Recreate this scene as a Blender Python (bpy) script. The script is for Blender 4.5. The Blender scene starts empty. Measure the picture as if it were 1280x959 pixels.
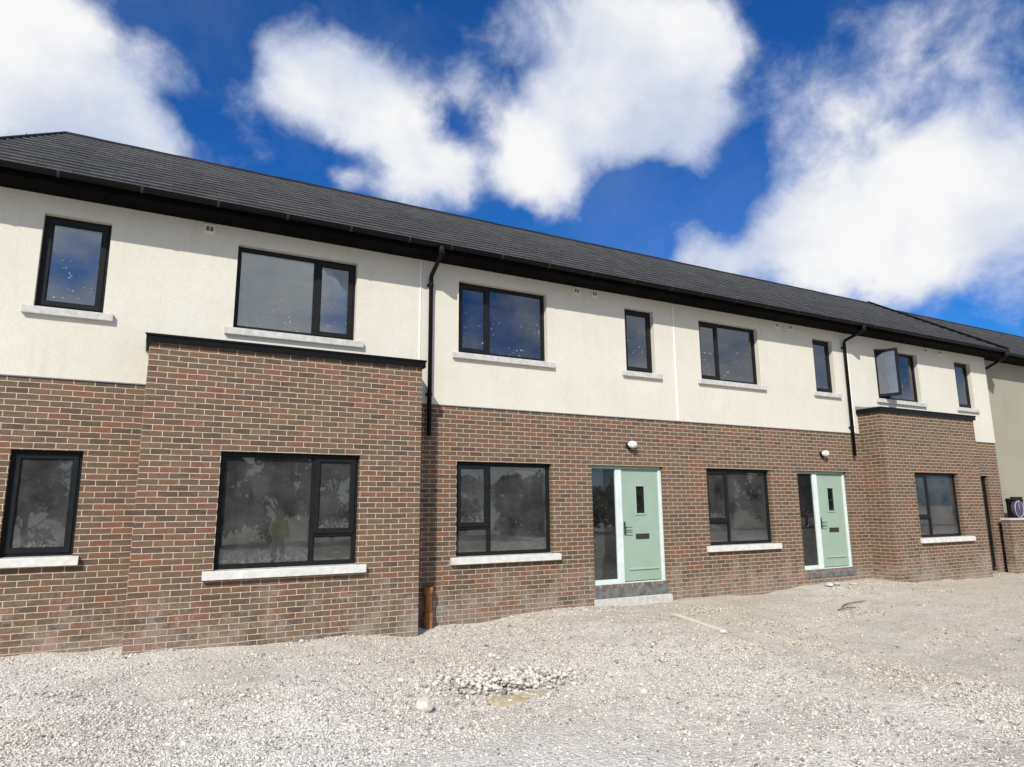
import bpy, bmesh, math, random
import numpy as np
from mathutils import Vector, Matrix

random.seed(7)
rng = np.random.default_rng(7)
scene = bpy.context.scene
col = scene.collection
R = math.radians

# ------------------------------------------------------------------ camera
F_PX = 848.55
PITCH, YAW, ROLL = R(10.394), R(28.4255), R(-0.4549)
CAM = Vector((-2.105, -10.434, 1.362))
fw = Vector((math.sin(YAW) * math.cos(PITCH), math.cos(YAW) * math.cos(PITCH), math.sin(PITCH)))
rt0 = Vector((math.cos(YAW), -math.sin(YAW), 0))
up0 = rt0.cross(fw)
rt = rt0 * math.cos(ROLL) + up0 * math.sin(ROLL)
up = -rt0 * math.sin(ROLL) + up0 * math.cos(ROLL)
cd = bpy.data.cameras.new('camera')
cam = bpy.data.objects.new('camera', cd)
col.objects.link(cam)
m3 = Matrix((rt, up, -fw)).transposed()
cam.matrix_world = Matrix.Translation(CAM) @ m3.to_4x4()
cd.sensor_fit = 'HORIZONTAL'
cd.sensor_width = 36
cd.lens = F_PX / 1280 * 36
cd.clip_start = 0.05
cd.clip_end = 3000
scene.camera = cam

def sky_dir(u, v):
    return (fw * F_PX + rt * (u - 640) - up * (v - 479.5)).normalized()

# ------------------------------------------------------------------ node helpers
class NT:
    def __init__(s, tree):
        s.t = tree
    def n(s, typ, **kw):
        nd = s.t.nodes.new(typ)
        for k, v in kw.items():
            if k.startswith('i_'):
                key = k[2:]
                key = int(key) if key.isdigit() else key.replace('_', ' ')
                nd.inputs[key].default_value = v
            else:
                setattr(nd, k, v)
        return nd
    def l(s, a, b):
        s.t.links.new(a, b)
    def math(s, op, a, b=None, c=None, clamp=False):
        nd = s.t.nodes.new('ShaderNodeMath'); nd.operation = op; nd.use_clamp = clamp
        for i, x in enumerate((a, b, c)):
            if x is None: continue
            if isinstance(x, (int, float)): nd.inputs[i].default_value = x
            else: s.l(x, nd.inputs[i])
        return nd.outputs[0]
    def mix(s, fac, a, b, mode='MIX'):
        nd = s.t.nodes.new('ShaderNodeMix'); nd.data_type = 'RGBA'; nd.blend_type = mode
        for i, x in ((0, fac), (6, a), (7, b)):
            if isinstance(x, (int, float)): nd.inputs[i].default_value = x
            elif isinstance(x, tuple): nd.inputs[i].default_value = (*x[:3], 1)
            else: s.l(x, nd.inputs[i])
        return nd.outputs[2]
    def ramp(s, fac, stops, interp='LINEAR'):
        nd = s.t.nodes.new('ShaderNodeValToRGB'); cr = nd.color_ramp; cr.interpolation = interp
        while len(cr.elements) < len(stops): cr.elements.new(0.5)
        for e, (p, c) in zip(cr.elements, stops):
            e.position = p
            e.color = (*c[:3], 1) if isinstance(c, tuple) else (c, c, c, 1)
        s.l(fac, nd.inputs[0])
        return nd.outputs[0]
    def maprange(s, v, a, b, c=0.0, d=1.0, smooth=False):
        nd = s.t.nodes.new('ShaderNodeMapRange')
        if smooth: nd.interpolation_type = 'SMOOTHSTEP'
        s.l(v, nd.inputs[0])
        for i, x in enumerate((a, b, c, d)): nd.inputs[i + 1].default_value = x
        return nd.outputs[0]
    def noise(s, vec, scale, detail=4, rough=.55, dist=0.0):
        nd = s.n('ShaderNodeTexNoise'); nd.inputs['Scale'].default_value = scale
        nd.inputs['Detail'].default_value = detail; nd.inputs['Roughness'].default_value = rough
        nd.inputs['Distortion'].default_value = dist
        if vec is not None: s.l(vec, nd.inputs['Vector'])
        return nd.outputs[0]
    def vor(s, vec, scale, feature='F1', out=0):
        nd = s.n('ShaderNodeTexVoronoi'); nd.feature = feature; nd.inputs['Scale'].default_value = scale
        s.l(vec, nd.inputs['Vector'])
        return nd.outputs[out]

def new_mat(name):
    m = bpy.data.materials.new(name); m.use_nodes = True
    t = m.node_tree; t.nodes.clear()
    N = NT(t)
    out = N.n('ShaderNodeOutputMaterial')
    p = N.n('ShaderNodeBsdfPrincipled')
    N.l(p.outputs[0], out.inputs[0])
    geo = N.n('ShaderNodeNewGeometry')
    return m, N, p, out, geo

def simple(name, colr, rough=.6, var=.15, scale=6, bump=0.0, bscale=60, metallic=0, spec=.5):
    m, N, p, out, geo = new_mat(name)
    nz = N.noise(geo.outputs['Position'], scale, 5)
    f = N.maprange(nz, .3, .7)
    a = tuple(c * (1 - var) for c in colr); b = tuple(min(1, c * (1 + var)) for c in colr)
    N.l(N.mix(f, a, b), p.inputs['Base Color'])
    p.inputs['Roughness'].default_value = rough
    p.inputs['Metallic'].default_value = metallic
    p.inputs['Specular IOR Level'].default_value = spec
    if bump:
        bn = N.n('ShaderNodeBump', i_Strength=bump, i_Distance=.01)
        N.l(N.noise(geo.outputs['Position'], bscale, 4), bn.inputs['Height'])
        N.l(bn.outputs[0], p.inputs['Normal'])
    return m

# ---- brick
def brick_mat(name, grey=0.0):
    m, N, p, out, geo = new_mat(name)
    sep = N.n('ShaderNodeSeparateXYZ'); N.l(geo.outputs['Position'], sep.inputs[0])
    sn = N.n('ShaderNodeSeparateXYZ'); N.l(geo.outputs['True Normal'], sn.inputs[0])
    side = N.math('GREATER_THAN', N.math('ABSOLUTE', sn.outputs[0]), .6)
    hor = N.n('ShaderNodeMix'); hor.data_type = 'FLOAT'
    N.l(side, hor.inputs[0]); N.l(sep.outputs[0], hor.inputs[2]); N.l(sep.outputs[1], hor.inputs[3])
    u = hor.outputs[0]
    # each course wanders a little, edges of bricks are not ruler straight
    wob = N.noise(geo.outputs['Position'], 22, 2, .5)
    wob2 = N.noise(geo.outputs['Position'], 3.1, 2, .5)
    uu = N.math('ADD', u, N.math('MULTIPLY', N.math('SUBTRACT', wob, .5), .010))
    vv = N.math('ADD', sep.outputs[2], N.math('ADD', N.math('MULTIPLY', N.math('SUBTRACT', wob, .5), .008), N.math('MULTIPLY', N.math('SUBTRACT', wob2, .5), .010)))
    cmb = N.n('ShaderNodeCombineXYZ'); N.l(N.math('ADD', uu, 50.0), cmb.inputs[0]); N.l(N.math('ADD', vv, 49.98), cmb.inputs[1])
    br = N.n('ShaderNodeTexBrick')
    br.offset = .5; br.offset_frequency = 2; br.squash = 1
    N.l(cmb.outputs[0], br.inputs['Vector'])
    for k, v in (('Scale', 1.0), ('Mortar Size', .0061), ('Mortar Smooth', .35), ('Bias', 0.0), ('Brick Width', .238), ('Row Height', .0770)):
        br.inputs[k].default_value = v
    br.inputs['Color1'].default_value = (0, 0, 0, 1); br.inputs['Color2'].default_value = (1, 1, 1, 1); br.inputs['Mortar'].default_value = (.5, .5, .5, 1)
    rnd = br.outputs['Color']; mort = br.outputs['Fac']
    bc = N.ramp(rnd, [(0, (.082, .066, .054)), (.08, (.095, .076, .060)), (.15, (.125, .094, .069)), (.38, (.146, .108, .077)), (.55, (.160, .114, .079)),
                      (.64, (.205, .142, .090)), (.70, (.158, .112, .078)), (.79, (.200, .115, .077)), (.90, (.212, .100, .066)), (.96, (.245, .112, .068)), (1, (.128, .116, .102))])
    bc = N.mix(1.0, bc, (1.02, .925, .82), 'MULTIPLY')
    # streaks and burnt patches within a brick
    g = N.noise(geo.outputs['Position'], 38, 5, .65)
    bc = N.mix(N.maprange(g, .33, .68), N.mix(.48, bc, (.06, .052, .045)), bc)
    mpb = N.n('ShaderNodeMapping'); mpb.inputs['Scale'].default_value = (5, 5, 30); N.l(geo.outputs['Position'], mpb.inputs[0])
    g3 = N.noise(mpb.outputs[0], 1.0, 4, .6)
    bc = N.mix(N.maprange(g3, .42, .64, 0, .42), bc, (.215, .135, .085))
    bc = N.mix(N.maprange(g3, .46, .32, 0, .5), bc, (.085, .078, .070))
    g2 = N.noise(geo.outputs['Position'], 9, 4, .6)
    bc = N.mix(N.maprange(g2, .60, .74, 0, .22), bc, (.30, .25, .20))
    mc = N.mix(N.maprange(N.noise(geo.outputs['Position'], 14, 4), .3, .7), (.43, .355, .275), (.63, .53, .415))
    c = N.mix(mort, bc, mc)
    # dried splashes of mortar and lime bloom low on the wall
    blo = N.math('ADD', N.math('MULTIPLY', N.noise(geo.outputs['Position'], 2.6, 4, .6), .55), N.math('MULTIPLY', N.noise(geo.outputs['Position'], 24, 5, .7), .45))
    zone = N.maprange(sep.outputs[2], .62, -.35, 0, 1)
    blm = N.maprange(N.math('ADD', blo, N.math('MULTIPLY', zone, .17)), .57, .74, 0, .42)
    c = N.mix(N.math('MULTIPLY', blm, N.math('MINIMUM', N.math('MULTIPLY', zone, 3.0), 1.0)), c, (.44, .385, .33))
    N.l(c, p.inputs['Base Color'])
    p.inputs['Roughness'].default_value = .9
    p.inputs['Specular IOR Level'].default_value = .2
    bn = N.n('ShaderNodeBump', i_Strength=.9, i_Distance=.008)
    h = N.math('ADD', N.math('MULTIPLY', N.math('SUBTRACT', 1.0, mort), 1.0), N.math('MULTIPLY', g, .35))
    N.l(h, bn.inputs['Height']); N.l(bn.outputs[0], p.inputs['Normal'])
    return m

def render_mat(name, c1, c2, stain=.48):
    m, N, p, out, geo = new_mat(name)
    pos = geo.outputs['Position']
    c = N.mix(N.maprange(N.noise(pos, .9, 5, .6), .3, .7), c1, c2)
    c = N.mix(N.maprange(N.noise(pos, 60, 5, .75), .48, .66, 0, .34), c, tuple(x * .55 for x in c1))
    c = N.mix(N.maprange(N.noise(pos, 7, 6, .7), .45, .68, 0, .20), c, tuple(x * .84 for x in c1))
    mp = N.n('ShaderNodeMapping'); mp.inputs['Scale'].default_value = (5, 5, .5); N.l(pos, mp.inputs[0])
    st = N.maprange(N.noise(mp.outputs[0], 1.0, 6, .65), .56, .76, 0, stain)
    c = N.mix(st, c, tuple(x * .80 for x in c1))
    N.l(c, p.inputs['Base Color'])
    p.inputs['Roughness'].default_value = .95; p.inputs['Specular IOR Level'].default_value = .15
    bn = N.n('ShaderNodeBump', i_Strength=.55, i_Distance=.006)
    N.l(N.math('ADD', N.noise(pos, 120, 4, .7), N.math('MULTIPLY', N.noise(pos, 2.5, 4), 1.2)), bn.inputs['Height'])
    N.l(bn.outputs[0], p.inputs['Normal'])
    return m

def tile_mat(name, c1, c2):
    m, N, p, out, geo = new_mat(name)
    rnd = geo.outputs['Random Per Island']
    c = N.mix(rnd, c1, c2)
    pos = geo.outputs['Position']
    c = N.mix(N.maprange(N.noise(pos, 1.3, 5, .65), .5, .75, 0, .22), c, (.055, .053, .05))
    c = N.mix(N.maprange(N.noise(pos, 30, 4, .65), .5, .8, 0, .2), c, (.08, .078, .075))
    N.l(c, p.inputs['Base Color']); p.inputs['Roughness'].default_value = .7
    p.inputs['Specular IOR Level'].default_value = .12
    bn = N.n('ShaderNodeBump', i_Strength=.4, i_Distance=.004); N.l(N.noise(pos, 90, 4), bn.inputs['Height']); N.l(bn.outputs[0], p.inputs['Normal'])
    return m

def glass_mat(name, dust=1.0, tint=(.76, .86, .90), ior=1.7, specks=.8):
    m, N, p, out, geo = new_mat(name)
    t = m.node_tree; t.nodes.remove(p)
    pos = geo.outputs['Position']
    tr = N.n('ShaderNodeBsdfTransparent'); tr.inputs[0].default_value = (*tint, 1)
    gl = N.n('ShaderNodeBsdfGlossy'); gl.inputs['Roughness'].default_value = .012
    bn = N.n('ShaderNodeBump', i_Strength=.035, i_Distance=.02); N.l(N.noise(pos, 1.6, 2), bn.inputs['Height']); N.l(bn.outputs[0], gl.inputs['Normal'])
    fr = N.n('ShaderNodeFresnel'); fr.inputs[0].default_value = ior
    mx = N.n('ShaderNodeMixShader'); N.l(fr.outputs[0], mx.inputs[0]); N.l(tr.outputs[0], mx.inputs[1]); N.l(gl.outputs[0], mx.inputs[2])
    df = N.n('ShaderNodeBsdfDiffuse'); df.inputs[0].default_value = (.55, .55, .53, 1)
    # site dust: thin film, rain runs, specks of paint and mortar; heavier along the bottom bead of the pane
    tc = N.n('ShaderNodeTexCoord'); sp = N.n('ShaderNodeSeparateXYZ'); N.l(tc.outputs['Generated'], sp.inputs[0])
    mp = N.n('ShaderNodeMapping'); mp.inputs['Scale'].default_value = (26, 26, 3.2); N.l(pos, mp.inputs[0])
    runs = N.maprange(N.noise(mp.outputs[0], 1, 6, .7), .55, .85, 0, .07 * dust)
    film = N.maprange(N.noise(pos, 2.2, 5, .6), .3, .75, .025 * dust, .125 * dust)
    bott = N.math('MULTIPLY', N.maprange(sp.outputs[2], .16, 0, 0, 1), N.maprange(N.noise(pos, 34, 6, .75), .44, .80, 0, .42 * dust))
    spk = N.maprange(N.noise(pos, 19, 3, .6), .645, .685, 0, specks)
    spk = N.math('MULTIPLY', spk, N.math('MULTIPLY', N.maprange(N.noise(pos, 2.7, 2, .5), .46, .56, 0, 1), N.maprange(sp.outputs[2], .75, .45, .15, 1)))
    d = N.math('MAXIMUM', N.math('ADD', N.math('ADD', runs, film), bott), spk, clamp=True)
    m2 = N.n('ShaderNodeMixShader'); N.l(d, m2.inputs[0]); N.l(mx.outputs[0], m2.inputs[1]); N.l(df.outputs[0], m2.inputs[2])
    N.l(m2.outputs[0], out.inputs[0])
    return m

M = {}
M['brick'] = brick_mat('brown_multi_brick')
M['render'] = render_mat('cream_render', (.645, .608, .512), (.702, .670, .585))
M['taupe'] = render_mat('taupe_render', (.325, .298, .235), (.36, .332, .265), .2)
M['tile'] = tile_mat('dark_concrete_tile', (.013, .013, .014), (.024, .0235, .023))
M['tile_edge'] = tile_mat('tile_cut_edge', (.23, .23, .228), (.32, .318, .31))
M['black'] = simple('black_upvc', (.006, .006, .0065), .42, .2, 8, spec=.14)
M['soffit'] = simple('black_soffit', (.003, .003, .003), .7, .2, 5, spec=.04)
M['frame'] = simple('anthracite_frame', (.013, .014, .015), .45, .2, 10, .05, spec=.15)
M['bracket'] = simple('worn_bracket', (.022, .022, .022), .5)
M['bead'] = simple('grey_bead', (.16, .17, .18), .5)
M['concrete'] = simple('precast_concrete', (.52, .51, .48), .88, .18, 11, .5, 70)
M['white_conc'] = simple('pale_precast_concrete', (.66, .65, .61), .88, .14, 11, .5, 70)
M['dark_conc'] = simple('dark_wet_concrete', (.14, .14, .135), .85, .5, 7, .5, 40)
M['plaster'] = simple('plaster', (.78, .77, .74), .9, .12, 3)
M['room'] = simple('unpainted_room', (.34, .335, .32), .9, .25, 2)
M['slab'] = simple('floor_slab', (.22, .21, .2), .9, .25, 3)
M['sage'] = simple('sage_green_door', (.300, .400, .318), .42, .05, 3, .06, 140)
M['sage_frame'] = simple('sage_green_frame', (.31, .42, .35), .45, .06, 4)
M['lead'] = simple('lead_flashing', (.22, .24, .26), .5, .25, 6)
M['white'] = simple('white_plastic', (.82, .82, .78), .35, .04, 8)
M['cream_p'] = simple('cream_plastic', (.76, .73, .64), .5, .05, 8)
M['handle'] = simple('dark_metal', (.07, .068, .065), .35, .2, 20, 0, 60, .6)
M['clay'] = simple('orange_clay_pipe', (.33, .125, .035), .6, .4, 12, .3)
M['purple'] = simple('purple_plastic', (.06, .045, .09), .5, .3, 9)
M['lilac'] = simple('worn_lilac_plastic', (.42, .38, .46), .5, .2, 12)
M['wood'] = simple('pale_timber', (.68, .62, .53), .85, .15, 20, .4, 80)
M['twig'] = simple('dry_twig', (.13, .10, .07), .9, .3, 20)
M['paper'] = simple('paper_label', (.8, .8, .78), .7, .05)
# protective film on door frame: white with printed specks
def film_mat():
    m, N, p, out, geo = new_mat('protective_film')
    pos = geo.outputs['Position']
    v = N.vor(pos, 26)
    f = N.maprange(v, .12, .2, 1, 0)
    c = N.mix(N.maprange(N.noise(pos, 7, 4), .35, .65), (.60, .70, .68), (.72, .78, .76))
    c = N.mix(N.math('MULTIPLY', f, .55), c, (.25, .38, .36))
    N.l(c, p.inputs['Base Color']); p.inputs['Roughness'].default_value = .3
    return m
M['film'] = film_mat()
M['glass_up'] = glass_mat('window_glass', .32, ior=2.6)
M['glass_low'] = glass_mat('dusty_window_glass', 1.0, (.74, .80, .76), 1.8, .3)
M['glass_door'] = glass_mat('door_glass', .35, (.6, .65, .62))

# gravel / ground
def ground_mat(name, stones=False):
    m, N, p, out, geo = new_mat(name)
    pos = geo.outputs['Position']
    warm = N.maprange(N.noise(pos, .22, 4, .6), .40, .60)
    sep = N.n('ShaderNodeSeparateXYZ'); N.l(pos, sep.inputs[0])
    xw = N.maprange(sep.outputs[0], -1.0, 8.0)
    warm = N.math('ADD', N.math('MULTIPLY', warm, .45), N.math('MULTIPLY', xw, .6), clamp=True)
    base = N.mix(warm, (.665, .632, .582), (.545, .480, .395))
    if stones:
        rnd = geo.outputs['Random Per Island']
        t = N.ramp(rnd, [(0, .26), (.13, .55), (.32, .86), (.8, 1.05), (1, 1.32)])
        base = N.mix(1.0, base, t, 'MULTIPLY')
        base = N.mix(N.maprange(N.noise(pos, 55, 3), .4, .7, 0, .2), base, (.28, .25, .22))
        hs = N.n('ShaderNodeHueSaturation'); N.l(base, hs.inputs['Color']); 
        N.l(N.maprange(rnd, 0, 1, .75, 1.2), hs.inputs['Saturation']); base = hs.outputs[0]
    else:
        v1 = N.vor(pos, 30, out=1); sv = N.n('ShaderNodeSeparateColor'); N.l(v1, sv.inputs[0])
        v2 = N.vor(pos, 75, out=1); sv2 = N.n('ShaderNodeSeparateColor'); N.l(v2, sv2.inputs[0])
        t = N.ramp(sv.outputs[0], [(0, .68), (.4, .92), (.8, 1.05), (1, 1.25)])
        base = N.mix(.5, base, t, 'MULTIPLY')
        t2 = N.ramp(sv2.outputs[0], [(0, .62), (.4, .92), (.8, 1.06), (1, 1.3)])
        base = N.mix(.4, base, t2, 'MULTIPLY')
        clump = N.maprange(N.noise(pos, 1.1, 5, .65), .48, .70, 0, .42)
        base = N.mix(clump, base, (.30, .265, .225))
        clump2 = N.maprange(N.noise(pos, 5.5, 5, .65), .55, .72, 0, .30)
        base = N.mix(clump2, base, (.25, .225, .20))
    N.l(base, p.inputs['Base Color'])
    p.inputs['Roughness'].default_value = .95; p.inputs['Specular IOR Level'].default_value = .15
    bn = N.n('ShaderNodeBump', i_Strength=.75 if not stones else .4, i_Distance=.02 if not stones else .004)
    if stones:
        N.l(N.noise(pos, 120, 3), bn.inputs['Height'])
    else:
        h = N.math('ADD', N.math('MULTIPLY', N.vor(pos, 30), -1.0), N.math('ADD', N.math('MULTIPLY', N.vor(pos, 75), -.5), N.math('MULTIPLY', N.noise(pos, 14, 6, .7), .45)))
        N.l(h, bn.inputs['Height'])
    N.l(bn.outputs[0], p.inputs['Normal'])
    return m
M['ground'] = ground_mat('crushed_stone_ground')
M['stones'] = ground_mat('loose_stones', True)
M['whitestone'] = simple('pale_limestone', (.60, .57, .51), .9, .2, 14, .5, 50)
M['sand'] = simple('sand', (.45, .37, .25), .95, .18, 9, .8, 90)
M['bark'] = simple('bark', (.07, .055, .04), .95, .3, 6, .6, 20)
def leaf_mat():
    m, N, p, out, geo = new_mat('foliage')
    N.l(N.mix(geo.outputs['Random Per Island'], (.030, .052, .016), (.085, .115, .035)), p.inputs['Base Color'])
    p.inputs['Roughness'].default_value = .6
    return m
M['leaf'] = leaf_mat()
M['hivis'] = simple('hi_vis_fabric', (.45, .62, .03), .8, .1)
M['navy'] = simple('navy_fabric', (.02, .025, .05), .9, .2)
M['skin'] = simple('skin', (.45, .27, .19), .6, .08)
M['hair'] = simple('hair', (.04, .03, .02), .8, .2)

# ------------------------------------------------------------------ mesh builder
class MB:
    def __init__(s): s.v = []; s.f = []; s.mi = []
    def quad(s, a, b, c, d, mi=0):
        i = len(s.v); s.v += [tuple(a), tuple(b), tuple(c), tuple(d)]; s.f.append((i, i + 1, i + 2, i + 3)); s.mi.append(mi)
    def box(s, x0, x1, y0, y1, z0, z1, mi=0):
        i = len(s.v)
        s.v += [(x0, y0, z0), (x1, y0, z0), (x1, y1, z0), (x0, y1, z0), (x0, y0, z1), (x1, y0, z1), (x1, y1, z1), (x0, y1, z1)]
        for q in ((0, 3, 2, 1), (4, 5, 6, 7), (0, 1, 5, 4), (1, 2, 6, 5), (2, 3, 7, 6), (3, 0, 4, 7)):
            s.f.append(tuple(i + k for k in q)); s.mi.append(mi)
    def ring(s, x0, x1, z0, z1, w, y0, y1, mi=0, wb=None):
        wb = wb or w
        s.box(x0, x1, y0, y1, z1 - w, z1, mi); s.box(x0, x1, y0, y1, z0, z0 + wb, mi)
        s.box(x0, x0 + w, y0 + .001, y1 - .001, z0 + wb, z1 - w, mi); s.box(x1 - w, x1, y0 + .001, y1 - .001, z0 + wb, z1 - w, mi)
    def tube(s, pts, r, seg=14, mi=0, cap=True):
        pts = [Vector(p) for p in pts]; rs = r if isinstance(r, (list, tuple)) else [r] * len(pts)
        base = len(s.v); ref = Vector((0, 0, 1))
        for k, p in enumerate(pts):
            d = (pts[min(k + 1, len(pts) - 1)] - pts[max(k - 1, 0)]).normalized()
            rf = ref if abs(d.z) < .95 else Vector((1, 0, 0))
            a = d.cross(rf).normalized(); b = d.cross(a)
            if abs(d.z) >= .95: a = Vector((1, 0, 0)); a = (a - d * a.dot(d)).normalized(); b = d.cross(a)
            for j in range(seg):
                t = 2 * math.pi * j / seg
                s.v.append(tuple(p + a * math.cos(t) * rs[k] + b * math.sin(t) * rs[k]))
        for k in range(len(pts) - 1):
            for j in range(seg):
                j2 = (j + 1) % seg
                s.f.append((base + k * seg + j, base + k * seg + j2, base + (k + 1) * seg + j2, base + (k + 1) * seg + j)); s.mi.append(mi)
        if cap:
            s.f.append(tuple(base + j for j in range(seg))); s.mi.append(mi)
            s.f.append(tuple(base + (len(pts) - 1) * seg + j for j in range(seg))[::-1]); s.mi.append(mi)
    def build(s, name, mats, parent=None, smooth=False, bevel=0.0, fix=True):
        me = bpy.data.meshes.new(name); me.from_pydata(s.v, [], s.f)
        mats = mats if isinstance(mats, (list, tuple)) else [mats]
        for mt in mats: me.materials.append(mt)
        me.polygons.foreach_set('material_index', s.mi)
        if fix:
            bm = bmesh.new(); bm.from_mesh(me)
            bmesh.ops.recalc_face_normals(bm, faces=bm.faces); bm.to_mesh(me); bm.free()
        if smooth:
            me.polygons.foreach_set('use_smooth', [True] * len(me.polygons))
        me.update()
        o = bpy.data.objects.new(name, me); col.objects.link(o)
        if bevel:
            b = o.modifiers.new('bevel', 'BEVEL'); b.width = bevel; b.segments = 2; b.limit_method = 'ANGLE'
        if parent is not None:
            o.parent = parent
            if parent.type == 'EMPTY': o.matrix_parent_inverse = Matrix.Translation(-parent.location)
            else: o.matrix_parent_inverse = parent['_w'].inverted() if False else Matrix.Identity(4)
        return o

def link_child(o, parent): o.parent = parent

def thing(name, label, cat, loc=(0, 0, 0), group=None):
    o = bpy.data.objects.new(name, None); col.objects.link(o); o.location = loc
    o.empty_display_size = .3
    o['label'] = label; o['category'] = cat
    if group: o['group'] = group
    return o
def tag(o, label, cat, group=None, kind=None):
    if label: o['label'] = label
    if cat: o['category'] = cat
    if group: o['group'] = group
    if kind: o['kind'] = kind
    return o

# ------------------------------------------------------------------ walls with openings
def cells(x0, x1, z0, z1, ops):
    xs = sorted({x0, x1, *[min(max(v, x0), x1) for o in ops for v in o[:2]]})
    zs = sorted({z0, z1, *[min(max(v, z0), z1) for o in ops for v in o[2:4]]})
    for i in range(len(xs) - 1):
        for j in range(len(zs) - 1):
            cx, cz = (xs[i] + xs[i + 1]) / 2, (zs[j] + zs[j + 1]) / 2
            if any(o[0] < cx < o[1] and o[2] < cz < o[3] for o in ops): continue
            yield xs[i], xs[i + 1], zs[j], zs[j + 1]
def wall(mb, x0, x1, z0, z1, y, ops, rev=.11, mi=0):
    for a, b, c, d in cells(x0, x1, z0, z1, ops):
        mb.quad((a, y, c), (b, y, c), (b, y, d), (a, y, d), mi)
    for o in ops:
        a, b, c, d = o[:4]
        lo, hi = max(c, z0), min(d, z1)
        if rev <= 0: continue
        r = y + rev
        mb.quad((a, y, lo), (a, y, hi), (a, r, hi), (a, r, lo), mi)
        mb.quad((b, y, lo), (b, r, lo), (b, r, hi), (b, y, hi), mi)
        if d <= z1: mb.quad((a, y, d), (b, y, d), (b, r, d), (a, r, d), mi)
        if c >= z0: mb.quad((a, y, c), (a, r, c), (b, r, c), (b, y, c), mi)

def pane(x0, x1, z0, z1, y, mat, parent):
    mb = MB(); mb.box(x0, x1, y, y + .024, z0, z1)
    return mb.build('pane', mat, parent)

# layout: 'single' sash, or ('L'|'R', mullion fraction, transom fraction or None)
def window(house, x0, x1, z0, z1, y, layout, glass, sill, sill_mat, open_sash=0):
    yf = y + .085; yb = yf + .07; W = .055
    fr = MB(); fr.ring(x0 + .002, x1 - .002, z0 + .002, z1 - .002, W, yf, yb)
    fr.box(x0 + .03, x1 - .03, yf - .006, yf, z1 - .034, z1 - .020)      # drip / trickle strip
    panes = []; sashes = []
    ix0, ix1, iz0, iz1 = x0 + W, x1 - W, z0 + W, z1 - W
    mw = .05
    if layout == 'single':
        sashes.append((ix0, ix1, iz0, iz1))
    else:
        side, fr_m, tr = layout
        mx = x0 + (x1 - x0) * fr_m
        fr.box(mx - mw / 2, mx + mw / 2, yf + .001, yb - .001, iz0, iz1)
        narrow = (ix0, mx - mw / 2) if side == 'L' else (mx + mw / 2, ix1)
        wide = (mx + mw / 2, ix1) if side == 'L' else (ix0, mx - mw / 2)
        panes.append((wide[0], wide[1], iz0, iz1))
        if tr:
            tz = z1 - (z1 - z0) * tr
            fr.box(narrow[0], narrow[1], yf + .002, yb - .002, tz - mw / 2, tz + mw / 2)
            sashes.append((narrow[0], narrow[1], tz + mw / 2, iz1)); panes.append((narrow[0], narrow[1], iz0, tz - mw / 2))
        else:
            sashes.append((narrow[0], narrow[1], iz0, iz1))
    f = fr.build('window', M['frame'], house, bevel=.004)
    for a, b, c, d in panes:
        pane(a + .012, b - .012, c + .012, d - .012, yf + .03, glass, f)
        bd = MB(); bd.ring(a, b, c, d, .013, yf + .016, yf + .030)
        bd.build('glazing_bead', M['frame'], f)
    for a, b, c, d in sashes:
        ov = .012; sw = .062
        s = MB(); s.ring(a - ov, b + ov, c - ov, d + ov, sw, yf - .016, yf + .045)
        s.ring(a - ov + sw, b + ov - sw, c - ov + sw, d + ov - sw, .010, yf - .006, yf + .02)
        pg = MB(); pg.box(a - ov + sw + .008, b + ov - sw - .008, yf + .012, yf + .034, c - ov + sw + .008, d + ov - sw - .008)
        if open_sash:
            hx, hy = a - ov, yf - .016
            ca, sa = math.cos(open_sash), math.sin(open_sash)
            for q in (s, pg):
                q.v = [(hx + (vx - hx) * ca + (vy - hy) * sa, hy - (vx - hx) * sa + (vy - hy) * ca, vz) for vx, vy, vz in q.v]
        so = s.build('sash', M['frame'], f, bevel=.004)
        if open_sash: so['label'] = 'dark casement sash swung open'
        pg.build('pane', glass, f)
        if open_sash:
            st = MB(); st.tube([(a + .1, yf + .02, c + .03), (a + .13, yf - .22, c + .03)], .008, 8); st.build('window_stay', M['bead'], f)
    if sill:
        sx0, sx1, sz, st, pr = sill
        sb = MB(); sb.box(sx0, sx1, y - pr, yf - .002, sz - st, sz)
        sb.v[4] = (sx0, y - pr, sz - .012); sb.v[5] = (sx1, y - pr, sz - .012)
        sb.build('sill', sill_mat, f, bevel=.006)
    return f

def tunnel(mb, x0, x1, z0, z1, y0, y1):
    mb.quad((x0, y0, z0), (x0, y0, z1), (x0, y1, z1), (x0, y1, z0)); mb.quad((x1, y0, z0), (x1, y1, z0), (x1, y1, z1), (x1, y0, z1))
    mb.quad((x0, y0, z1), (x1, y0, z1), (x1, y1, z1), (x0, y1, z1)); mb.quad((x0, y0, z0), (x0, y1, z0), (x1, y1, z0), (x1, y0, z0))

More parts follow.
